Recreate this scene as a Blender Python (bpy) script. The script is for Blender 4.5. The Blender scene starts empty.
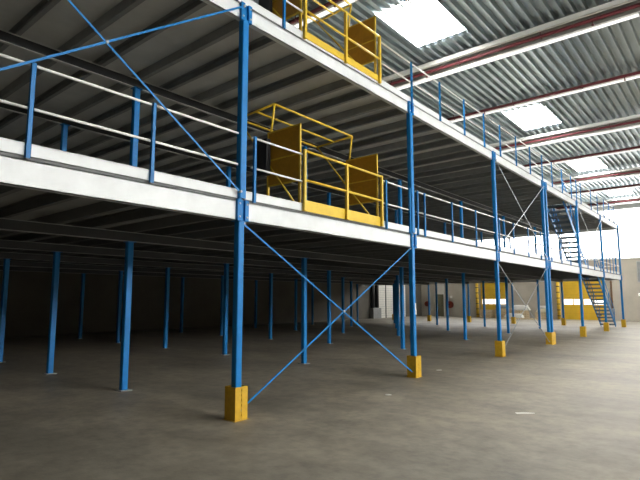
import bpy, bmesh, math, random
from mathutils import Vector, Matrix
random.seed(7)
sc = bpy.context.scene
COL = sc.collection

# ------------------------------------------------------------------ materials
def mat(name, c, rough=.5, metal=0., var=.12, scale=6., bump=0., spec=.5, bscale=None, c2=None, stretch=None):
    m = bpy.data.materials.new(name); m.use_nodes = True
    nt = m.node_tree; N = nt.nodes; L = nt.links
    b = N['Principled BSDF']
    tc = N.new('ShaderNodeTexCoord')
    src = tc.outputs['Object']
    if stretch:
        mp = N.new('ShaderNodeMapping'); mp.inputs['Scale'].default_value = stretch
        L.new(src, mp.inputs['Vector']); src = mp.outputs['Vector']
    n = N.new('ShaderNodeTexNoise'); n.inputs['Scale'].default_value = scale
    n.inputs['Detail'].default_value = 5; n.inputs['Roughness'].default_value = .6
    L.new(src, n.inputs['Vector'])
    r = N.new('ShaderNodeValToRGB')
    r.color_ramp.elements[0].position = .3; r.color_ramp.elements[1].position = .72
    lo = c2 if c2 else tuple(max(0, v*(1-var)) for v in c)
    hi = tuple(min(1, v*(1+var)) for v in c)
    r.color_ramp.elements[0].color = (*lo, 1); r.color_ramp.elements[1].color = (*hi, 1)
    L.new(n.outputs['Fac'], r.inputs['Fac']); L.new(r.outputs['Color'], b.inputs['Base Color'])
    b.inputs['Roughness'].default_value = rough; b.inputs['Metallic'].default_value = metal
    b.inputs['Specular IOR Level'].default_value = spec
    if bump:
        n2 = N.new('ShaderNodeTexNoise'); n2.inputs['Scale'].default_value = bscale or scale*4
        n2.inputs['Detail'].default_value = 4
        L.new(src, n2.inputs['Vector'])
        bp = N.new('ShaderNodeBump'); bp.inputs['Strength'].default_value = bump; bp.inputs['Distance'].default_value = .02
        L.new(n2.outputs['Fac'], bp.inputs['Height']); L.new(bp.outputs['Normal'], b.inputs['Normal'])
    return m

def emit(name, c, s):
    m = bpy.data.materials.new(name); m.use_nodes = True
    nt = m.node_tree; nt.nodes.clear()
    o = nt.nodes.new('ShaderNodeOutputMaterial'); e = nt.nodes.new('ShaderNodeEmission')
    tc = nt.nodes.new('ShaderNodeTexCoord'); n = nt.nodes.new('ShaderNodeTexNoise'); n.inputs['Scale'].default_value = 1.5
    mr = nt.nodes.new('ShaderNodeMapRange'); mr.inputs['To Min'].default_value = s*.92; mr.inputs['To Max'].default_value = s*1.08
    nt.links.new(tc.outputs['Object'], n.inputs['Vector']); nt.links.new(n.outputs['Fac'], mr.inputs['Value'])
    nt.links.new(mr.outputs['Result'], e.inputs['Strength'])
    e.inputs['Color'].default_value = (*c, 1)
    nt.links.new(e.outputs[0], o.inputs[0])
    return m

BLUE = mat('blue_paint', (.006, .18, .49), .42, var=.1, scale=9, spec=.3)
GALV = mat('galvanised_sheet', (.74, .77, .78), .42, var=.07, scale=3, spec=.5)
RAIL = mat('galvanised_tube', (.84, .84, .82), .4, var=.05, scale=8)
YEL = mat('yellow_paint', (.72, .49, .035), .45, var=.08, scale=7)
PANEL = mat('yellow_mesh_panel', (.50, .25, .012), .5, var=.12, scale=14)
GUARD = mat('yellow_guard_paint', (.60, .36, .018), .45, var=.15, scale=10)
UNDERL = mat('shaded_deck_underside', (.32, .325, .32), .7, var=.12, scale=1.2)  # darker copy of the deck underside, shade of the lower storey in the colour
STEELL = mat('shaded_joist_steel', (.13, .135, .135), .6, var=.1, scale=4)  # darker copy of the joist steel, lower storey shade put into its colour
BOARD = mat('pale_deck_board', (.52, .50, .44), .7, var=.1, scale=2)
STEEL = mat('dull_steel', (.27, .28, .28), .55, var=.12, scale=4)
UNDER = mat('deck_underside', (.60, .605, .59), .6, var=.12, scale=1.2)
PLATE = mat('grey_base_plate', (.42, .43, .42), .5, var=.15, scale=12)
DARK = mat('black_paint', (.02, .022, .025), .5)
TREAD = mat('stair_tread', (.10, .13, .16), .5, var=.1)
ROOFM = mat('corrugated_roof_sheet', (.40, .46, .48), .32, metal=.75, var=.12, scale=.8)
BEAMW = mat('white_beam_flange', (.88, .88, .85), .28, var=.03, spec=.9)
BEAMG = mat('grey_beam_web', (.34, .335, .31), .6, var=.1, scale=2)
PIPE = mat('red_sprinkler_pipe', (.13, .022, .03), .5, var=.12, scale=5)
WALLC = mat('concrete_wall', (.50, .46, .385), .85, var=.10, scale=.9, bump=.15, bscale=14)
WALLD = mat('shaded_block_wall', (.13, .12, .10), .9, var=.12, scale=.9, bump=.15, bscale=14)  # block wall, colour darkened to carry the shade behind the mezzanine
WALLW = mat('white_wall_cladding', (.72, .72, .70), .7, var=.04, scale=1)
DOORY = mat('yellow_door_panel', (.72, .46, .03), .5, var=.06, scale=3)
DOORW = mat('white_door_panel', (.72, .70, .64), .6, var=.05, scale=3)
OLIVE = mat('olive_door', (.16, .15, .09), .6)
RED = mat('red_reel_paint', (.19, .025, .008), .45)
WOOD = mat('pallet_wood', (.66, .53, .34), .8, var=.25, scale=6, stretch=(1, 8, 8))
PALEW = mat('pale_timber', (.74, .66, .48), .75, var=.2, scale=5, stretch=(1, 6, 6))
WRAP = mat('white_sheeting', (.75, .74, .70), .55, var=.08, scale=5)
RUST = mat('brown_pipe', (.20, .11, .055), .6, var=.2)
PAPER = mat('paper', (.8, .78, .72), .8, var=.05)
SKY1 = emit('daylit_skylight_sheet', (1, .985, .95), 34.)
WINF = emit('daylit_translucent_wall_sheet', (1, .99, .96), 6.)
WINR = emit('side_wall_fill_sheet', (1, .985, .95), 22.)  # added glow on the unseen side wall, tuned to light the front edge
LAMP = emit('strip_light_diffuser', (1, .985, .94), 1.15)
PANE = emit('daylit_door_pane', (1, .98, .93), 2.0)

def floor_mat():
    m = bpy.data.materials.new('worn_concrete_floor'); m.use_nodes = True
    nt = m.node_tree; N = nt.nodes; L = nt.links; b = N['Principled BSDF']
    tc = N.new('ShaderNodeTexCoord')
    def noise(s, d, st=None):
        n = N.new('ShaderNodeTexNoise'); n.inputs['Scale'].default_value = s; n.inputs['Detail'].default_value = d
        n.inputs['Roughness'].default_value = .62
        if st:
            mp = N.new('ShaderNodeMapping'); mp.inputs['Scale'].default_value = st
            L.new(tc.outputs['Object'], mp.inputs['Vector']); L.new(mp.outputs['Vector'], n.inputs['Vector'])
        else: L.new(tc.outputs['Object'], n.inputs['Vector'])
        return n
    a = noise(.3, 7, (1.6, .8, 1)); c = noise(1.5, 9, (1.5, .9, 1)); d = noise(14, 4)
    r1 = N.new('ShaderNodeValToRGB')
    r1.color_ramp.elements[0].position = .3; r1.color_ramp.elements[0].color = (.20, .185, .155, 1)
    r1.color_ramp.elements[1].position = .7; r1.color_ramp.elements[1].color = (.41, .365, .29, 1)
    L.new(a.outputs['Fac'], r1.inputs['Fac'])
    r2 = N.new('ShaderNodeValToRGB')
    r2.color_ramp.elements[0].position = .28; r2.color_ramp.elements[0].color = (.6, .6, .6, 1)
    r2.color_ramp.elements[1].position = .62; r2.color_ramp.elements[1].color = (1.0, 1.0, 1.0, 1)
    L.new(c.outputs['Fac'], r2.inputs['Fac'])
    mx = N.new('ShaderNodeMix'); mx.data_type = 'RGBA'; mx.blend_type = 'MULTIPLY'; mx.inputs['Factor'].default_value = 1
    L.new(r1.outputs['Color'], mx.inputs['A']); L.new(r2.outputs['Color'], mx.inputs['B'])
    e = noise(5.5, 8)
    r3 = N.new('ShaderNodeValToRGB')
    r3.color_ramp.elements[0].position = .36; r3.color_ramp.elements[0].color = (.84, .83, .82, 1)
    r3.color_ramp.elements[1].position = .56; r3.color_ramp.elements[1].color = (1.05, 1.03, .99, 1)
    L.new(e.outputs['Fac'], r3.inputs['Fac'])
    m2 = N.new('ShaderNodeMix'); m2.data_type = 'RGBA'; m2.blend_type = 'MULTIPLY'; m2.inputs['Factor'].default_value = 1
    L.new(mx.outputs['Result'], m2.inputs['A']); L.new(r3.outputs['Color'], m2.inputs['B'])
    L.new(m2.outputs['Result'], b.inputs['Base Color'])
    rr = N.new('ShaderNodeMapRange'); rr.inputs['To Min'].default_value = .38; rr.inputs['To Max'].default_value = .68
    L.new(c.outputs['Fac'], rr.inputs['Value']); L.new(rr.outputs['Result'], b.inputs['Roughness'])
    b.inputs['Specular IOR Level'].default_value = .35
    ad = N.new('ShaderNodeMath'); ad.operation = 'ADD'
    L.new(c.outputs['Fac'], ad.inputs[0]); L.new(d.outputs['Fac'], ad.inputs[1])
    bp = N.new('ShaderNodeBump'); bp.inputs['Strength'].default_value = .22; bp.inputs['Distance'].default_value = .02
    L.new(ad.outputs[0], bp.inputs['Height']); L.new(bp.outputs['Normal'], b.inputs['Normal'])
    return m
FLOOR = floor_mat()

# ------------------------------------------------------------------ mesh helpers
class MB:
    def __init__(s): s.bm = bmesh.new()
    def _hex(s, pts):
        v = [s.bm.verts.new(p) for p in pts]
        for f in ((0, 3, 2, 1), (4, 5, 6, 7), (0, 1, 5, 4), (1, 2, 6, 5), (2, 3, 7, 6), (3, 0, 4, 7)):
            s.bm.faces.new([v[i] for i in f])
        return s
    def box(s, x0, x1, y0, y1, z0, z1):
        x0, x1 = sorted((x0, x1)); y0, y1 = sorted((y0, y1)); z0, z1 = sorted((z0, z1))
        return s._hex([(x0, y0, z0), (x1, y0, z0), (x1, y1, z0), (x0, y1, z0), (x0, y0, z1), (x1, y0, z1), (x1, y1, z1), (x0, y1, z1)])
    def _frame(s, p, q, up=(0, 0, 1)):
        p = Vector(p); q = Vector(q); d = (q-p).normalized(); u = Vector(up)
        if abs(d.dot(u)) > .98: u = Vector((0, 1, 0))
        a = d.cross(u).normalized(); b = a.cross(d).normalized()
        return p, q, a, b
    def bar(s, p, q, w, h, up=(0, 0, 1)):          # w across, h along up
        p, q, a, b = s._frame(p, q, up)
        a = a*w/2; b = b*h/2
        return s._hex([p-a-b, p+a-b, p+a+b, p-a+b, q-a-b, q+a-b, q+a+b, q-a+b])
    def tube(s, p, q, r, n=10):
        p, q, a, b = s._frame(p, q)
        r0 = []; r1 = []
        for i in range(n):
            t = 2*math.pi*i/n; o = (a*math.cos(t)+b*math.sin(t))*r
            r0.append(s.bm.verts.new(p+o)); r1.append(s.bm.verts.new(q+o))
        for i in range(n):
            j = (i+1) % n; f = s.bm.faces.new((r0[i], r0[j], r1[j], r1[i])); f.smooth = True
        s.bm.faces.new(r0[::-1]); s.bm.faces.new(r1)
        return s
    def path(s, pts, r, n=8):
        for p, q in zip(pts, pts[1:]): s.tube(p, q, r, n)
        return s
    def prism(s, prof, p, q, flip=False):          # closed 2-D profile (u, z) swept from p to q, u = horizontal across
        p, q, a, b = s._frame(p, q)
        r0 = [s.bm.verts.new(p+a*u+b*z) for u, z in prof]; r1 = [s.bm.verts.new(q+a*u+b*z) for u, z in prof]
        n = len(prof)
        for i in range(n):
            j = (i+1) % n; s.bm.faces.new((r0[i], r0[j], r1[j], r1[i]))
        s.bm.faces.new(r0[::-1]); s.bm.faces.new(r1)
        return s
    def build(s, name, m, parent=None, bevel=0):
        off = Vector((0, 0, 0)); r = parent
        while r is not None: off += Vector(r.location); r = r.parent
        bmesh.ops.recalc_face_normals(s.bm, faces=s.bm.faces[:])
        for v in s.bm.verts: v.co -= off
        me = bpy.data.meshes.new(name); s.bm.to_mesh(me); s.bm.free()
        me.materials.append(m)
        o = bpy.data.objects.new(name, me); COL.objects.link(o)
        if parent: o.parent = parent
        if bevel:
            b = o.modifiers.new('Bevel', 'BEVEL'); b.width = bevel; b.segments = 2; b.limit_method = 'ANGLE'
        return o
def thing(name, label, cat, loc, group=None):
    o = bpy.data.objects.new(name, None); COL.objects.link(o); o.location = loc; o.empty_display_size = .2
    o['label'] = label; o['category'] = cat
    if group: o['group'] = group
    return o
def tag(o, label, cat, group=None, kind=None):
    if label: o['label'] = label
    if cat: o['category'] = cat
    if group: o['group'] = group
    if kind: o['kind'] = kind
    return o
def struct(o): o['kind'] = 'structure'; return o
def dup(root, loc, label=None):
    r = root.copy(); COL.objects.link(r); r.location = loc
    if label: r['label'] = label
    for ch in list(root.children):
        c = ch.copy(); COL.objects.link(c); c.parent = r
        for g in list(ch.children):
            d = g.copy(); COL.objects.link(d); d.parent = c
    return r
ORD = ['first', 'second', 'third', 'fourth', 'fifth', 'sixth', 'seventh', 'eighth', 'ninth', 'tenth', 'eleventh']

# ------------------------------------------------------------------ key dimensions
X0, XW, YW, YR, ZR = -3.0, 44.7, 24.35, -14.0, 9.0
XS = [4.87+4.95*k for k in range(7)]
XF = [4.73, 9.67, 14.66, 19.62, 24.62, 29.6, 34.57]               # column grid along the front edge
XE = 34.68                                         # far end of the platform
ROWS = [5.47, 8.75, 11.93, 15.05, 18.2, 21.3]
DZ = (3.10, 6.11)                                  # tops of the two decks

# ------------------------------------------------------------------ room shell
struct(MB().box(X0-.3, XW+.3, YR-.3, YW+.3, -.2, 0).build('floor', FLOOR))

SKX = [(10.5, 12.72), (19.75, 22.4), (29.25, 31.95), (38.6, 41.2)]
SKY_ROWS = [(5.28, 6.68), (-6.2, -4.8)]
PITCH = .25
bm = bmesh.new()
ny = int((YW-YR)/PITCH)
prof = [(0, 0), (.06, 0), (.085, .13), (.225, .13), (.25, 0)]
def skrow(y):
    for a, b in SKY_ROWS:
        if a-.05 <= y <= b+.05-.1: return True
    return False
for i in range(ny+1):
    y = YR+i*PITCH
    if skrow(y):
        xs = [X0-.2]
        for a, b in SKX: xs += [a, b]
        xs.append(XW+.2); segs = [(xs[j], xs[j+1]) for j in range(0, len(xs), 2)]
    else: segs = [(X0-.2, XW+.2)]
    for a, b in segs:
        va = [bm.verts.new((a, y+u, ZR+z)) for u, z in prof]; vb = [bm.verts.new((b, y+u, ZR+z)) for u, z in prof]
        for j in range(4): bm.faces.new((va[j], va[j+1], vb[j+1], vb[j]))
mb = MB(); mb.bm.free(); mb.bm = bm
struct(mb.build('ceiling', ROOFM))
n = 0
for a, b in SKX:
    for y0, y1 in SKY_ROWS:
        n += 1
        w = struct(MB().box(a-.03, b+.03, y0-.25, y1+.3, ZR+.135, ZR+.15).build('window_%d' % (n+2), SKY1))

# walls
w = MB()
w.box(XW, XW+.25, YR, YW+.3, 0, 4.75)
wf = struct(w.build('wall_far', WALLC))
MB().box(XW-.02, XW+.2, YR, YW+.3, 8.62, 9.15).build('top_cladding', WALLW, wf)
g = MB()
g.box(XW-.10, XW+.16, YR, YW, 4.72, 4.80)
g.build('sill_rail', WALLW, wf)
g = MB().box(XW+.02, XW+.06, YR+.05, YW-.05, 4.80, 8.62)
win = struct(g.build('window_1', WINF))
g = MB()
for k in range(9): y = YR+2.2+k*4.7; g.box(XW-.02, XW+.02, y-.03, y+.03, 4.8, 8.62)
g.box(XW-.02, XW+.02, YR, YW, 8.28, 8.33)
g.build('glazing_bar', WALLW, win)

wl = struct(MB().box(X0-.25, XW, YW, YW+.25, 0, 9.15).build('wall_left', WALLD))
wr = struct(MB().box(X0-.25, XW, YR-.25, YR, 0, 5.6).build('wall_right', WALLC))
MB().box(X0-.25, XW, YR-.25, YR+.02, 8.62, 9.15).build('top_cladding', WALLW, wr)
struct(MB().box(20., XW, YR-.25, YR, 5.6, 8.62).build('wall_right', WALLC))
struct(MB().box(X0-.25, 3., YR-.25, YR, 5.6, 8.62).build('wall_right', WALLC))
win = struct(MB().box(3., 20., YR-.06, YR-.02, 5.6, 8.62).build('window_2', WINR))  # unseen glowing band, length and height shaped for the fill on the fascia
g = MB()
for k in range(4): x = 5.+k*4.7; g.box(x-.04, x+.04, YR-.02, YR+.02, 5.6, 8.62)
g.build('glazing_bar', WALLW, win)
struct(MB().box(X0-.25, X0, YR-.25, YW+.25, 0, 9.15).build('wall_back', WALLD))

# ------------------------------------------------------------------ roof beams, pipes, trays
BX = [9.2+4.68*k for k in range(-1, 8)]
places = ['hidden', 'nearest', 'second nearest', 'third nearest', 'fourth nearest', 'fifth nearest', 'sixth nearest', 'seventh nearest', 'farthest']
for i, x in enumerate(BX):
    deep = i % 2 == 0
    zb = 8.55 if deep else 8.80
    nm = 'deep' if deep else 'shallow'
    where = {0: 'overhead just behind the camera view', 8: 'against the bright far wall'}.get(i, '%s one in view counted from the camera' % places[i])
    t = thing('roof_beam', '%s grey steel roof beam with white lower flange, %s' % (nm, where), 'roof beam', (x, 0, zb), 'steel roof beams')
    zl = zb; zb += .05
    MB().box(x-.012, x+.012, YR+.02, YW-.02, zb+.02, ZR).build('web', BEAMG, t)
    MB().box(x-.11, x+.11, YR+.02, YW-.02, zb, zb+.022).build('lower_flange', BEAMW, t)
    MB().box(x-.10, x+.10, YR+.02, YW-.02, ZR-.02, ZR-.001).build('upper_flange', BEAMG, t)
    for (ya, yb, lw) in ((1.38, 23.9, 'long'), (YR+.3, .9, 'right hand')):
        l = thing('strip_light', '%s white strip light under the %s' % (lw, 'roof beam behind the camera view' if i == 0 else 'roof beam at the far wall' if i == 8 else '%s roof beam in view' % places[i]), 'strip light', (x-.03, ya, zl), 'strip lights under the roof beams')
        MB().box(x-.09, x+.03, ya, yb, zl+.03, zb+.0005).build('housing', BEAMW, l)
        MB().box(x-.085, x+.025, ya+.03, yb-.03, zl, zl+.03).build('diffuser', LAMP, l)
        yy = ya+.6
        while yy < yb:
            r = MB(); r.bar((x+.029, yy, zl+.04), (x+.126, yy, zl+.04), .02, .008); r.tube((x+.12, yy, zl+.04), (x+.12, yy, ZR+.01), .005, 6)
            r.build('hanger_rod', PLATE, l); yy += 4.4
        for e in (ya, yb-.03): MB().box(x-.092, x+.032, e, e+.03, zl-.002, zb-.001).build('end_cap', PLATE, l)
    # sprinkler pipe
    zp = 8.75 if deep else 8.905
    p = thing('sprinkler_pipe', 'dark red sprinkler pipe along the %s' % ('roof beam behind the camera view' if i == 0 else 'roof beam against the far wall' if i == 8 else '%s roof beam in view' % places[i]), 'pipe', (x-.16, 0, zp), 'red sprinkler pipes')
    MB().tube((x-.16, YR+.03, zp), (x-.16, YW-.03, zp), .048, 10).build('pipe_run', PIPE, p)
    y = YR+1.2; k = 0
    while y < 9.5:
        h = MB(); h.tube((x-.235, y, zp-.05), (x-.235, y, ZR+.01), .011, 6); h.bar((x-.245, y, zp-.058), (x-.105, y, zp-.058), .03, .012)
        h.build('hanger', PIPE, p)
        if k % 2 == 0:
            s = MB(); s.tube((x-.16, y+1.1, zp-.13), (x-.16, y+1.1, zp), .014, 6); s.tube((x-.16, y+1.1, zp-.15), (x-.16, y+1.1, zp-.13), .035, 8)
            s.build('sprinkler_head', PIPE, p)
        y += 2.35; k += 1
    if deep:
        c = thing('cable_tray', 'long white tray high along the %s' % ('deep roof beam behind the view' if i == 0 else 'far wall roof beam' if i == 8 else '%s roof beam in view' % places[i]), 'cable tray', (x-.3, 0, 8.83), 'white trays beside the deep roof beams')
        g = MB(); g.box(x-.36, x-.345, YR+.05, YW-.05, 8.83, 8.965); g.box(x-.36, x-.26, YR+.05, YW-.05, 8.83, 8.842); g.box(x-.275, x-.26, YR+.05, YW-.05, 8.83, 8.965)
        g.build('tray_channel', BEAMW, c)
        for k in range(8): MB().tube((x-.31, YR+1.9+k*4.6, 8.85), (x-.31, YR+1.9+k*4.6, ZR+.0), .008, 6).build('drop_rod', PLATE, c)

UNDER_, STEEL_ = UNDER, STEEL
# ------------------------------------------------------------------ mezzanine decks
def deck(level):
    UNDER, STEEL = ((UNDERL, STEELL), (UNDER_, STEEL_))[level]  # lower level takes the shaded copies
    z = DZ[level]                                  # top of the boards
    lab = ('lower mezzanine deck with white galvanised edge beam above the concrete floor', 'upper mezzanine deck with white galvanised edge beam below the roof')[level]
    t = thing('mezzanine_deck', lab, 'mezzanine floor', (5, 5.5, z), 'mezzanine decks')
    zf = z-.33 if level == 0 else z-.28            # bottom of the edge beam
    xa = X0+.1
    hole = ((29.95, 33.3), (24.05, 27.3))[level]
    b = MB()
    b.box(xa, XE, 6.72, 24.2, z-.03, z)
    b.box(xa, hole[0], 5.52, 6.72, z-.03, z); b.box(hole[1], XE, 5.52, 6.72, z-.03, z)
    b.box(hole[0], hole[1], 5.52, 5.72, z-.03, z)
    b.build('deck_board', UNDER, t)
    b = MB()
    b.box(xa, XE-.06, 6.73, 24.19, z, z+.003); b.box(xa, hole[0]-.02, 5.53, 6.73, z, z+.003); b.box(hole[1]+.02, XE-.06, 5.53, 6.73, z, z+.003)
    b.build('walking_surface', BOARD, t)  # thin pale top sheet, added to bounce light onto the underside above
    # edge beam: sigma section with lips
    f = MB()
    y = 5.45
    f.box(xa, XE, y, y+.012, zf, z-.05)
    f.box(xa, XE, y, y+.075, z-.062, z-.05)
    f.box(xa, XE, y, y+.08, zf, zf+.012)
    f.build('edge_beam', GALV, t)
    MB().box(xa, XE, 5.495, 5.51, z-.05, z+.012).build('shadow_gap_strip', STEEL, t)  # recessed dark strip standing in for the shadow line below the kick plate
    k = MB().box(xa, XE, 5.47, 5.482, z+.0, z+.125); k.box(xa, XE, 5.47, 5.50, z+.119, z+.131)
    k.build('kick_plate', GALV, t)
    g = MB()
    g.box(XE-.012, XE, 5.46, 24.2, zf, z); g.box(XE-.08, XE, 5.46, 24.2, zf, zf+.012)
    g.box(XE-.05, XE-.04, 5.46, 24.2, z, z+.12)
    g.build('end_beam', GALV, t)
    # main beams on the inner column rows
    for yr in ROWS[1:]:
        m = MB(); zb = z-.38
        m.box(xa, XE-.02, yr-.035, yr+.035, zb, zb+.012); m.box(xa, XE-.02, yr-.05, yr+.05, z-.212, z-.2)
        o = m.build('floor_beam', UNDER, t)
        MB().box(xa, XE-.02, yr-.03, yr+.03, zb+.012, z-.212).build('beam_web', DARK, o)
    # joists across
    x = 4.18 - 10*.7075; n = 0
    while x < XE-.2:
        s = 1 if n % 2 else -1
        y0 = 5.47
        if hole[0]-.1 < x < hole[1]+.1: y0 = 6.74
        j = MB()
        zt, zb = z-.032, z-.20
        j.box(x-.004, x+.004, y0, 24.15, zb, zt)
        j.box(x, x+s*.075, y0, 24.15, zb, zb+.008); j.box(x, x+s*.075, y0, 24.15, zt-.008, zt)
        j.box(x+s*.069, x+s*.075, y0, 24.15, zb, zb+.03)
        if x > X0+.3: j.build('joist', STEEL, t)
        else: j.bm.free()
        x += .7075; n += 1
    tr = MB()
    tr.box(hole[0]-.012, hole[0], 5.53, 6.73, z-.2, z); tr.box(hole[1], hole[1]+.012, 5.53, 6.73, z-.2, z)
    tr.box(hole[0], hole[1], 6.72, 6.735, z-.2, z)
    tr.build('stair_trimmer', STEEL, t)
    return t
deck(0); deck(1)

# ------------------------------------------------------------------ columns
def posttube(mb, x, y, z0, z1, wx=.12, wy=.10):
    # folded upright: front face with a shallow central groove, lips at the sides
    a, b = wx/2, wy/2
    pr = [(-a, -b+.012), (-a+.012, -b), (a-.012, -b), (a, -b+.012), (a, b), (.03, b), (.03, b-.03), (-.03, b-.03), (-.03, b), (-a, b)]
    r0 = [mb.bm.verts.new((x+u, y+v, z0)) for u, v in pr]; r1 = [mb.bm.verts.new((x+u, y+v, z1)) for u, v in pr]
    n = len(pr)
    for i in range(n):
        j = (i+1) % n; mb.bm.faces.new((r0[i], r0[j], r1[j], r1[i]))
    mb.bm.faces.new(r0[::-1]); mb.bm.faces.new(r1)
def bracket(t, x, z0, z1, y):
    b = MB()
    b.box(x-.105, x+.105, y-.012, y, z0, z1)
    b.box(x-.105, x-.035, y-.05, y-.012, z0, z1); b.box(x+.035, x+.105, y-.05, y-.012, z0, z1)
    b.build('beam_bracket', BLUE, t, .004)
    c = MB()
    for sx in (-.07, .07):
        for zz in (z0+.06, z1-.06): c.tube((x+sx, y-.062, zz), (x+sx, y-.05, zz), .014, 6)
    c.build('bolt', PLATE, t)
def guard(t, x, y, wx=.23, h=.45):
    a = wx/2; b = .11
    g = MB()
    g.box(x-a, x-a+.008, y-b, y+b, 0.006, h); g.box(x+a-.008, x+a, y-b, y+b, 0.006, h)
    g.box(x-a, x+a, y+b-.008, y+b, 0.006, h)
    g.box(x-a, x-.006, y-b, y-b+.008, 0.006, h); g.box(x+.006, x+a, y-b, y-b+.008, 0.006, h)
    for k in range(7): z = .02+k*.066; g.box(x-.006, x+.006, y-b, y-b+.008, z, min(h, z+.034))
    g.box(x-a-.02, x+a+.02, y-b-.02, y+b+.02, 0, .006)
    o = g.build('base_guard', GUARD, t, .003); o['label'] = 'yellow steel guard box round the column foot'
    return o
front_labels = [
 ('blue front column beyond the left picture edge, holding the left brace ends'),
 ('tallest nearest blue front column with yellow foot guard, left of the picture middle'),
 ('blue front column right of the two yellow safety gates, yellow foot guard'),
 ('blue front column with yellow foot guard where the far crossed braces start, third from left'),
 ('doubled blue front column sharing one wide yellow foot guard, fourth from left'),
 ('blue front column with yellow foot guard, left beside the foot of the upper staircase'),
 ('blue front column with yellow foot guard, standing in front of the lower staircase'),
 ('last blue front column at the far right corner of the platform, yellow foot guard'),
]
for i, x in enumerate([.45]+XF):
    y = ROWS[0]
    t = thing('steel_column', front_labels[i], 'column', (x, y, 0), 'blue front columns')
    cx = [x] if i != 4 else [x-.10, x+.27]
    lo = MB(); up = MB()
    for c in cx:
        posttube(lo, c, y+.01, .01, DZ[0]-.33, .11, .10); posttube(up, c, y-.01, DZ[0]-.004, DZ[1]-.28)
    lo.build('lower_post', BLUE, t, .004); up.build('upper_post', BLUE, t, .004)
    for c in cx:
        bracket(t, c, DZ[0]-.34, DZ[0]-.03, 5.45); bracket(t, c, DZ[1]-.31, DZ[1]-.03, 5.45)
        MB().box(c-.09, c+.09, y-.06, y+.09, DZ[0]-.342, DZ[0]-.33).build('cap_plate', BLUE, t)
    MB().box(min(cx)-.10, max(cx)+.10, y-.09, y+.11, .006, .016).build('base_plate', PLATE, t)
    if i == 2: MB().box(x+.012, x+.05, y-.045, y-.0395, 1.32, 1.56).build('tag', PAPER, t)['label'] = 'small white paper tag'
    guard(t, sum(cx)/len(cx), y+.01, .23 if len(cx) == 1 else .50)

proto = None
def inner_col(x, y, label):
    global proto
    if proto is None:
        t = thing('steel_column', label, 'column', (x, y, 0), 'blue inner columns')
        a = MB(); posttube(a, x, y, .012, DZ[0]-.392); a.build('lower_post', BLUE, t, .004)
        a = MB(); posttube(a, x, y, DZ[0]+.012, DZ[1]-.392); a.build('upper_post', BLUE, t, .004)
        MB().box(x-.11, x+.11, y-.11, y+.11, 0, .012).build('base_plate', PLATE, t)
        MB().box(x-.09, x+.09, y-.09, y+.09, DZ[0], DZ[0]+.012).build('base_plate', PLATE, t)
        MB().box(x-.09, x+.09, y-.08, y+.08, DZ[0]-.392, DZ[0]-.38).build('cap_plate', BLUE, t)
        MB().box(x-.09, x+.09, y-.08, y+.08, DZ[1]-.392, DZ[1]-.38).build('cap_plate', BLUE, t)
        proto = t; return t
    return dup(proto, (x, y, 0), label)
for r, y in enumerate(ROWS[1:]):
    for k, x in enumerate(XS):
        if r == 4 and k == 0: continue
        end = k == 6
        pos = 'at the far end' if end else 'nearest the left' if k == 0 else '%s from left' % ORD[k]
        kind = ('sunlit blue', 'shaded blue', 'dim blue', 'dark', 'barely lit')[r]
        lab = '%s inner column on the %s row back from the front edge, %s%s' % (kind, ORD[r+1], pos, ', yellow foot guard' if end else '')
        c = inner_col(x-.02*k if r == 0 else x, y, lab)
        if end: guard(c, c.location.x, y)

# ------------------------------------------------------------------ cross braces
def brace(xa, xb, za, zb, label, y=5.435, m=None):
    BRACE = m or BLUE
    t = thing('cross_brace', label, 'brace', ((xa+xb)/2, y, (za+zb)/2), 'crossed brace rods on the front edge')
    MB().bar((xa, y-.012, za), (xb, y-.012, zb), .008, .026, (0, 0, 1)).build('brace_rod', BRACE, t)
    MB().bar((xa, y+.006, zb), (xb, y+.006, za), .008, .026, (0, 0, 1)).build('brace_rod', BRACE, t)
    for x, z in (((xa+xb)/2, (za+zb)/2), (xa, za), (xa, zb), (xb, za), (xb, zb)):
        MB().tube((x, y-.03, z), (x, y+.018, z), .019, 8).build('brace_bolt', PLATE, t)
BRACE = BLUE
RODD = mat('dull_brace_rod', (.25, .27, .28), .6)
ROD = mat('grey_brace_rod', (.42, .47, .52), .4)
brace(.55, 4.66, DZ[0]+.08, DZ[1]-.1, 'large blue crossed brace on the upper storey at the left edge', 5.40)
brace(XF[0]+.06, XF[1]-.1, .12, DZ[0]-.36, 'large blue crossed brace under the lower deck beside the nearest column', 5.47)
brace(XF[2]+.06, XF[3]-.16, DZ[0]+.08, DZ[1]-.28, 'crossed brace on the upper storey right of the third front column', 5.40, ROD)
brace(XF[2]+.06, XF[3]-.16, .12, DZ[0]-.36, 'crossed brace under the lower deck left of the doubled column', 5.47, RODD)
brace(XF[4]+.06, XF[5]-.06, DZ[0]+.08, DZ[1]-.3, 'distant crossed brace on the upper storey in front of the upper staircase', 5.40, ROD)

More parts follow.
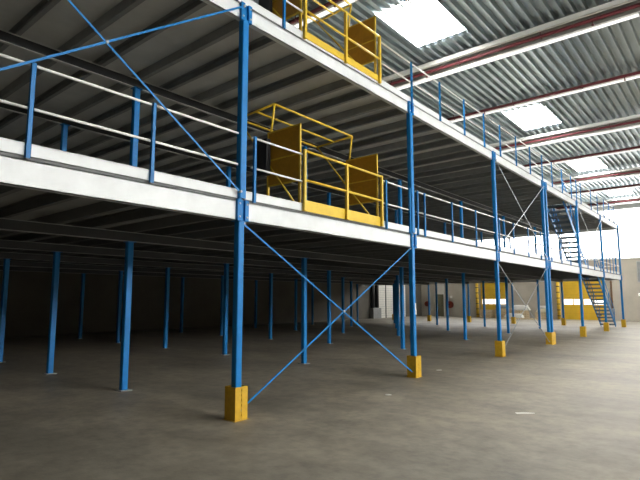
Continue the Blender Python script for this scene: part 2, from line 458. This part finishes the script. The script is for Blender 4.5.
# ------------------------------------------------------------------ guardrails
def guardrail(posts, xa, xb, level, label, pm=None):
    z = DZ[level]; y = 5.455
    t = thing('guardrail', label, 'guardrail', (xa, y, z), 'front edge guardrails')
    for i, x in enumerate(posts):
        p = MB()
        p.box(x-.025, x+.025, y-.02, y-.014, z-.03, z+.985); p.box(x-.025, x-.019, y-.02, y+.012, z-.03, z+.985); p.box(x+.019, x+.025, y-.02, y+.012, z-.03, z+.985)
        p.build('post', BLUE, t)
    MB().tube((xa, y+.022, z+.965), (xb, y+.022, z+.965), .0165, 10).build('top_rail', RAIL, t)
    MB().tube((xa, y+.022, z+.50), (xb, y+.022, z+.50), .0165, 10).build('middle_rail', RAIL, t)
def near(x): return x
L0 = [([.62, 1.88, 3.28, 4.70], .52, 4.80, 'left edge of the picture'),
      ([4.98], 4.93, 6.07, 'between the nearest column and the yellow gate'),
      ([8.62, 9.58], 8.50, 9.75, 'between the yellow gate and the second blue column'),
      ([9.93, 10.26, 11.69, 13.18, 14.62], 9.88, 14.70, 'between the second and third blue front columns'),
      ([14.92, 16.16, 17.6, 19.0], 14.84, 19.55, 'between the third blue column and the doubled column'),
      ([20.3, 21.7, 23.1, 24.5], 20.1, 24.6, 'just right of the doubled column'),
      ([24.85, 26.2, 27.6, 29.0], 24.75, 29.55, 'in front of the upper staircase'),
      ([29.8, 30.6, 31.5, 32.4, 33.3, 34.3], 29.7, 34.5, 'above the lower staircase at the far right end')]
for p, a, b, w in L0: guardrail(p, a, b, 0, 'blue-posted lower deck guardrail %s' % w)
L1 = [([.62, 1.9, 3.3, 4.55], .52, 4.7, 'out of sight above the left picture edge'),
      ([5.58], 4.8, 6.07, 'left of the yellow gate at the picture top'),
      ([9.78, 11.2, 12.65, 14.03], 8.50, 14.70, 'between the upper yellow gate and the third front column'),
      ([15.31, 16.76, 18.22], 14.7, 19.60, 'between the third front column and the doubled column'),
      ([19.63, 20.93, 22.4, 23.9], 19.6, 24.6, 'over the bay right of the doubled column'),
      ([24.8, 25.6, 27.7, 29.2], 24.6, 29.55, 'at the head of the upper staircase'),
      ([30.8, 32.2, 33.6], 29.55, 33.7, 'over the last bay at the far right end')]
for p, a, b, w in L1: guardrail(p, a, b, 1, 'blue-posted upper deck guardrail %s' % w)
for lv in (0, 1):
    z = DZ[lv]; x = XE-.09
    t = thing('guardrail', ('lower', 'upper')[lv]+' deck guardrail across the far end of the platform', 'guardrail', (x, 15, z), 'end guardrails')
    ys = [5.7+2.05*k for k in range(10)]
    for y in ys: MB().box(x-.025, x+.025, y-.025, y+.025, z, z+1.02).build('post', BLUE, t)
    MB().tube((x-.045, 5.6, z+1.01), (x-.045, 24.2, z+1.01), .021, 8).build('top_rail', RAIL, t)
    MB().tube((x-.045, 5.6, z+.52), (x-.045, 24.2, z+.52), .021, 8).build('middle_rail', RAIL, t)

# ------------------------------------------------------------------ yellow up-and-over safety gates
def gate(level, label):
    z = DZ[level]; xa, xm, xb = 6.08, 7.25, 8.42; y = 5.43
    t = thing('safety_gate', label, 'safety gate', (xm, 5.9, z), 'yellow up and over safety gates')
    for x in (xa, xm, xb):
        MB().box(x-.026, x+.026, y-.026, y+.026, z-.004, z+1.04).build('post', YEL, t, .004)
    MB().tube((xa, y, z+1.02), (xb, y, z+1.02), .022).build('top_rail', YEL, t)
    MB().tube((xa, y, z+.52), (xb, y, z+.52), .022).build('middle_rail', YEL, t)
    MB().box(xa, xb, y+.024, y+.036, z+(.0, .035)[level], z+(.19, .165)[level]).build('toe_board', YEL, t)
    for x in (xa, xb):
        y0, y1 = 5.52, 6.32
        p = MB().box(x-.006, x+.006, y0+.02, y1-.02, z+.54, z+1.5).build('side_panel', PANEL, t)
        f = MB()
        for yy in (y0, y1-.03): f.box(x-.016, x+.016, yy, yy+.03, z+.52, z+1.52)
        for zz in (z+.52, z+.98, z+1.49): f.box(x-.014, x+.014, y0, y1, zz, zz+.026)
        f.build('panel_frame', YEL, p)
        l = MB()
        l.box(x-.02, x+.02, y1-.04, y1, z, z+.52); l.box(x-.02, x+.02, y0, y0+.04, z, z+.52)
        l.box(x-.06, x+.06, y0-.0, y1+.02, z, z+.012)
        l.build('panel_leg', YEL, t)
        # arms to the raised rear barrier
        a = MB()
        a.tube((x, 6.24, z+1.5), (x, 6.16, z+2.02), .020)
        a.tube((x, 6.16, z+2.02), (x, 7.15, z+1.98), .020)
        a.tube((x, 7.15, z+1.98), (x, 5.62, z+.12), .018)
        a.build('swing_arm', YEL, t)
    for yy, zz in ((6.16, 2.02), (6.65, 2.0), (7.15, 1.98)):
        MB().tube((xa, yy, z+zz), (xb, yy, z+zz), .020).build('raised_rail', YEL, t)
    MB().box(xa-.12, xa-.02, 6.22, 6.5, z+.72, z+1.38).build('counterweight', DARK, t, .01)['label'] = 'black counterweight'
gate(0, 'yellow up-and-over pallet gate with raised frame on the lower deck')
gate(1, 'yellow up-and-over pallet gate on the upper deck at the picture top')

# ------------------------------------------------------------------ stairs
def stair(xbot, xtop, z0, z1, label, nt):
    ya, yb = 5.82, 6.58
    t = thing('steel_staircase', label, 'staircase', (xbot, (ya+yb)/2, z0), 'blue steel staircases')
    for y in (ya, yb):
        MB().bar((xbot, y, z0+.10), (xtop, y, z1-.06), .03, .20, (0, 0, 1)).build('stringer', BLUE, t)
        h = MB(); dx, dz = xtop-xbot, z1-z0
        yo = y+(.035 if y == yb else -.035)*0
        P = [(xbot+dx*f, yo, z0+dz*f+.92) for f in (.03, 1.0)]
        h.tube(P[0], P[1], .02)
        h.tube((P[0][0], yo, P[0][2]-.42), (P[1][0], yo, P[1][2]-.42), .015)
        rail = h.build('handrail', BLUE, t)
        for f in (.05, .36, .67, .98):
            MB().box(xbot+dx*f-.018, xbot+dx*f+.018, yo-.018, yo+.018, z0+dz*f+.08, z0+dz*f+.92).build('baluster', BLUE, rail)
    for k in range(1, nt):
        f = k/nt; x = xbot+(xtop-xbot)*f; z = z0+(z1-z0)*f
        m = MB(); m.box(x-.12, x+.12, ya+.016, yb-.016, z-.006, z+.006); m.box(x-.12, x-.11, ya+.016, yb-.016, z-.085, z); m.box(x+.11, x+.12, ya+.016, yb-.016, z-.085, z)
        m.build('tread', TREAD, t)
stair(34.1, 29.75, 0, DZ[0], 'blue open tread staircase rising from the concrete floor to the lower deck', 15)
stair(27.75, 23.95, DZ[0], DZ[1], 'blue open tread staircase rising from the lower deck to the upper deck', 14)

# ------------------------------------------------------------------ far wall doors and fittings
def sectional(n, y0, y1, h):
    d = struct(MB().box(XW-.05, XW-.005, y0, y1, 0.0, h).build('door_%d' % n, DOORY))
    g = MB()
    for k in range(1, 7): z = h*k/7; g.box(XW-.056, XW-.05, y0, y1, z-.008, z+.008)
    g.build('section_joint', GUARD, d)
    m = 4; w = (y1-y0-.16)/m
    for k in range(m):
        a = y0+.1+k*w
        f = MB().box(XW-.066, XW-.05, a-.03, a+w-.03, 1.16, 1.68).build('window_frame', DOORY, d)
        MB().box(XW-.072, XW-.066, a+.01, a+w-.07, 1.20, 1.64).build('pane', PANE, f)
    MB().box(XW-.08, XW-.05, y0+.3, y0+.5, .35, .45).build('handle', DARK, d)
sectional(1, 15.9, 18.25, 3.5); sectional(2, 8.25, 11.35, 3.5)
def jamb(y, label):
    t = thing('door_bollard', label, 'bollard', (XW-.35, y, 0), 'striped posts beside the yellow doors')
    MB().tube((XW-.35, y, 0), (XW-.35, y, 3.25), .13, 16).build('post', DOORY, t)
    MB().box(XW-.53, XW-.17, y-.18, y+.18, 0, .012).build('base_plate', PLATE, t)
    for k in range(6):
        m = MB(); z = .25+k*.48; m.tube((XW-.35, y, z), (XW-.35, y, z+.07), .133, 16)
        m.build('black_band', DARK, t)
jamb(18.48, 'yellow post with black bands left of the left yellow door')
jamb(11.58, 'yellow post with black bands left of the right yellow door')
# white roller door and doorway in the left wall and corner
d = struct(MB().box(36.9, 41.5, YW-.05, YW-.002, 0, 3.2).build('door_3', DOORW))
g = MB()
for k in range(1, 16): g.box(36.9, 41.5, YW-.056, YW-.05, k*.2-.012, k*.2+.012)
g.build('slat_joint', PLATE, d)
g = MB()
for a in (38.1, 39.7): g.box(a-.06, a+.06, YW-.07, YW-.05, 0, 3.2)
g.build('guide_rail', DARK, d)
d = struct(MB().box(XW-.05, XW-.002, 21.95, 22.75, 0, 2.1).build('door_4', OLIVE))
MB().box(XW-.055, XW-.05, 21.85, 22.85, 2.1, 3.1).build('overpanel', DOORW, d)
g = MB(); g.box(XW-.06, XW-.002, 21.85, 21.95, 0, 2.1); g.box(XW-.06, XW-.002, 22.75, 22.85, 0, 2.1); g.build('door_frame', DOORW, d)
MB().box(XW-.09, XW-.05, 22.05, 22.12, 1.0, 1.06).build('handle', DARK, d)

def reel(y, z, r, label):
    x = XW-.12
    t = thing('fire_hose_reel', label, 'fire hose reel', (XW, y, z), 'red hose reels on the far wall')
    MB().box(XW-.10, XW-.002, y-.12, y+.12, z-.15, z+.15).build('wall_bracket', RED, t)
    m = MB(); m.tube((XW-.32, y, z), (XW-.30, y, z), r, 20); m.tube((XW-.12, y, z), (XW-.10, y, z), r, 20); m.build('reel_disc', RED, t)
    m = MB(); m.tube((XW-.30, y, z), (XW-.12, y, z), r*.78, 20); m.build('hose', DARK, t)
    m = MB(); m.tube((XW-.33, y, z), (XW-.32, y, z), r*.25, 12); m.build('hub', DARK, t)
reel(21.25, 1.12, .33, 'round red hose reel on the far wall right of the olive door')
reel(23.6, 1.18, .25, 'smaller red hose reel in the far left wall corner')
t = thing('wall_sign', 'small white square sign above the right hose reel', 'sign', (XW, 21.2, 1.85))
MB().box(XW-.02, XW-.002, 21.08, 21.32, 1.74, 1.96).build('sign_plate', PAPER, t)
# dark ducts on the left wall
t = thing('duct', 'dark twin vertical ducts with grey foot box by the white roller door', 'duct', (36.2, YW-.2, 0))
for x in (35.85, 36.5): MB().tube((x, YW-.18, .9), (x, YW-.18, 3.9), .16, 14).build('duct_pipe', DARK, t)
MB().box(35.6, 36.8, YW-.42, YW-.01, 0, .9).build('box', STEEL, t, .02)
t = thing('standpipe', 'thin brown vertical pipe on the far wall behind the lower staircase', 'pipe', (XW-.1, 8.0, 0))
MB().tube((XW-.1, 7.75, .9), (XW-.1, 7.75, 3.6), .06, 10).build('pipe_run', RUST, t)
m = MB(); m.tube((XW-.1, 7.75, .75), (XW-.1, 7.75, .92), .1, 10); m.box(XW-.2, XW-.002, 7.6, 7.9, .5, .76); m.build('valve', PLATE, t)
for z in (1.4, 2.9): MB().box(XW-.17, XW-.002, 7.68, 7.82, z, z+.05).build('clip', RUST, t)
t = thing('wall_cabinet', 'tall grey wall cabinet high on the far wall at the right picture edge', 'cabinet', (XW, 5.75, 2.9))
MB().box(XW-.2, XW-.002, 5.25, 5.95, 2.9, 4.5).build('body', PLATE, t, .01)
MB().box(XW-.22, XW-.2, 5.3, 5.9, 2.95, 4.45).build('door', STEEL, t)
t = thing('wall_light', 'white bulkhead light low on the far wall at the right picture edge', 'light', (XW, 5.7, 2.0))
MB().box(XW-.08, XW-.002, 5.4, 6.0, 1.85, 2.1).build('housing', WRAP, t, .01)
MB().box(XW-.10, XW-.08, 5.45, 5.95, 1.89, 2.06).build('diffuser', PANE, t)

# ------------------------------------------------------------------ pallets and timber by the far wall
def mkpallet(x, y, z, label):
    t = thing('pallet', label, 'pallet', (x, y, z), 'wooden pallets by the far wall')
    for k in range(5): yy = y-.55+k*.25; MB().box(x-.4, x+.4, yy, yy+.11, z+.118, z+.138).build('top_slat', WOOD, t)
    for k in range(3): yy = y-.55+k*.5; MB().box(x-.4, x+.4, yy, yy+.11, z, z+.02).build('bottom_slat', WOOD, t)
    for k in range(3): xx = x-.4+k*.35; MB().box(xx, xx+.1, y-.55, y+.56, z+.02, z+.118).build('bearer', WOOD, t)
    return t
places = ['lowest', 'second', 'third', 'fourth', 'fifth', 'sixth']
p0 = mkpallet(43.4, 17.2, 0, 'lowest pallet of the stack before the left yellow door')
for k in range(1, 5): dup(p0, (43.4+.03*(k % 2), 17.2-.03*(k % 3), .142*k), '%s pallet up in the stack before the left yellow door' % places[k])
for k in range(6): dup(p0, (43.3+.03*(k % 2), 15.75+.04*(k % 2), .142*k), '%s pallet up in the stack right of the left yellow door' % places[k] if k else 'lowest pallet of the stack right of the left yellow door')
for k in range(5): dup(p0, (43.35, 14.3, .142*k), '%s pallet up in the middle stack under white sheeting' % places[k] if k else 'lowest pallet of the middle stack under white sheeting')
for k in range(4): dup(p0, (43.4, 12.5, .142*k), '%s pallet up in the stack nearest the right yellow door' % places[k] if k else 'lowest pallet of the stack nearest the right yellow door')
# sheeting bundles
def bundle(x, y, z, sx, sy, sz, label, m, seed):
    bm = bmesh.new(); bmesh.ops.create_cube(bm, size=1)
    bmesh.ops.subdivide_edges(bm, edges=bm.edges[:], cuts=4, use_grid_fill=True)
    rr = random.Random(seed)
    for v in bm.verts:
        top = v.co.z+.5
        k = 1-.28*top*top
        v.co.x *= k; v.co.y *= k
        v.co += Vector((rr.uniform(-.04, .04), rr.uniform(-.04, .04), rr.uniform(-.05, .05)*top))
        v.co = Vector((x+v.co.x*sx, y+v.co.y*sy, z+(max(v.co.z, -.5)+.5)*sz))
    b = MB(); b.bm.free(); b.bm = bm
    o = b.build('sheeting_bundle', m)
    for p in o.data.polygons: p.use_smooth = True
    return tag(o, label, 'bundle', 'sheeting bundles on the pallets')
bundle(43.35, 14.3, .71, .8, 1.3, .42, 'crumpled white sheeting heaped on the middle pallets', WRAP, 1)
bundle(43.4, 12.5, .568, .75, 1.0, .30, 'pale brown bundle on the pallets nearest the right yellow door', PALEW, 2)
bundle(43.3, 15.75, .852, .7, .9, .28, 'grey bundle on top of the pallets right of the left yellow door', STEEL, 3)
bundle(43.35, 12.5, .87, .6, .8, .22, 'small white heap topping the bundle nearest the right yellow door', WRAP, 5)
bundle(42.45, 14.6, .11, .45, 1.5, .34, 'white crumpled sheeting lying on the planks before the middle stack', WRAP, 6)
for k in range(7):
    y = 13.0+.02*k; x = 42.3-.13*(k % 4); z = .0+.052*(k//4)
    o = MB().box(x-.05, x+.05, 12.4+.25*(k % 3), 15.9-.2*(k % 2), z, z+.05).build('timber_plank', PALEW if k % 2 else WOOD)
    tag(o, ['pale plank lying closest to the pallets by the far wall', 'brown plank on the floor second out from the pallets', 'pale plank on the floor third out from the pallets', 'brown plank on the floor farthest out from the pallets', 'pale plank on top of the plank pile against the pallets', 'brown plank on top of the pile second out', 'pale plank on top of the pile third out'][k], 'plank', 'planks on the floor before the pallets')

# ------------------------------------------------------------------ litter on the floor
for (x, y, s, a, lab) in ((0, 0, 0, 0, ''),):
    pass
def scrap(x, y, w, h, rot, label, seed):
    rr = random.Random(seed); bm = bmesh.new()
    top = []; c, s_ = math.cos(rot), math.sin(rot)
    pts = [(-w, -h), (-.3*w, -1.15*h), (w, -.7*h), (1.1*w, .4*h), (.2*w, h), (-w, .8*h)]
    lo = [bm.verts.new((x+c*u-s_*v, y+s_*u+c*v, .001)) for u, v in pts]
    hi = [bm.verts.new((x+c*u-s_*v, y+s_*u+c*v, .004+rr.uniform(0, .01))) for u, v in pts]
    n = len(pts)
    for i in range(n): bm.faces.new((lo[i], lo[(i+1) % n], hi[(i+1) % n], hi[i]))
    bm.faces.new(lo[::-1]); bm.faces.new(hi)
    b = MB(); b.bm.free(); b.bm = bm
    tag(b.build('paper_scrap', PAPER), label, 'litter', 'paper scraps on the floor')
SCR = [((525, 413.5), .10, .035), ((388.5, 395), .06, .03), ((439, 370.3), .06, .03)]

# ------------------------------------------------------------------ camera
f = 500.; h = 1.65
p = math.atan(59/f); az = math.atan(422/math.hypot(f, 59))
F = Vector((math.cos(az)*math.cos(p), math.sin(az)*math.cos(p), math.sin(p)))
R = Vector((math.sin(az), -math.cos(az), 0)); U = R.cross(F)
cam = bpy.data.cameras.new('camera'); co = bpy.data.objects.new('camera', cam); COL.objects.link(co)
cam.sensor_width = 36; cam.lens = f/640*36; cam.clip_end = 200; cam.clip_start = .05
M = Matrix((R, U, -F)).transposed().to_4x4(); M.translation = (0, 0, h); co.matrix_world = M
sc.camera = co
def ground(px, py):
    d = F*f+R*(px-320)+U*(240-py); k = -h/d.z; return d.x*k, d.y*k
scrap(*ground(525, 413.5), .13, .035, -.9, 'white paper scrap on the open floor at lower right, largest', 1)
scrap(*ground(388.5, 395), .05, .03, -.9, 'pale paper scrap on the floor below the second front column', 2)
scrap(*ground(439, 370.3), .06, .04, -.7, 'pale paper scrap on the floor right of the second column guard', 3)

# ------------------------------------------------------------------ world and view
wd = bpy.data.worlds.new('world'); sc.world = wd; wd.use_nodes = True
wd.node_tree.nodes['Background'].inputs['Color'].default_value = (.7, .8, 1, 1)
wd.node_tree.nodes['Background'].inputs['Strength'].default_value = .5
vs = sc.view_settings
vs.view_transform = 'Standard'; vs.look = 'None'; vs.exposure = .28; vs.gamma = 1; vs.use_curve_mapping = False
cy = sc.cycles
cy.max_bounces = 10; cy.diffuse_bounces = 6; cy.glossy_bounces = 4
cy.use_denoising = True
cy.sample_clamp_indirect = 8
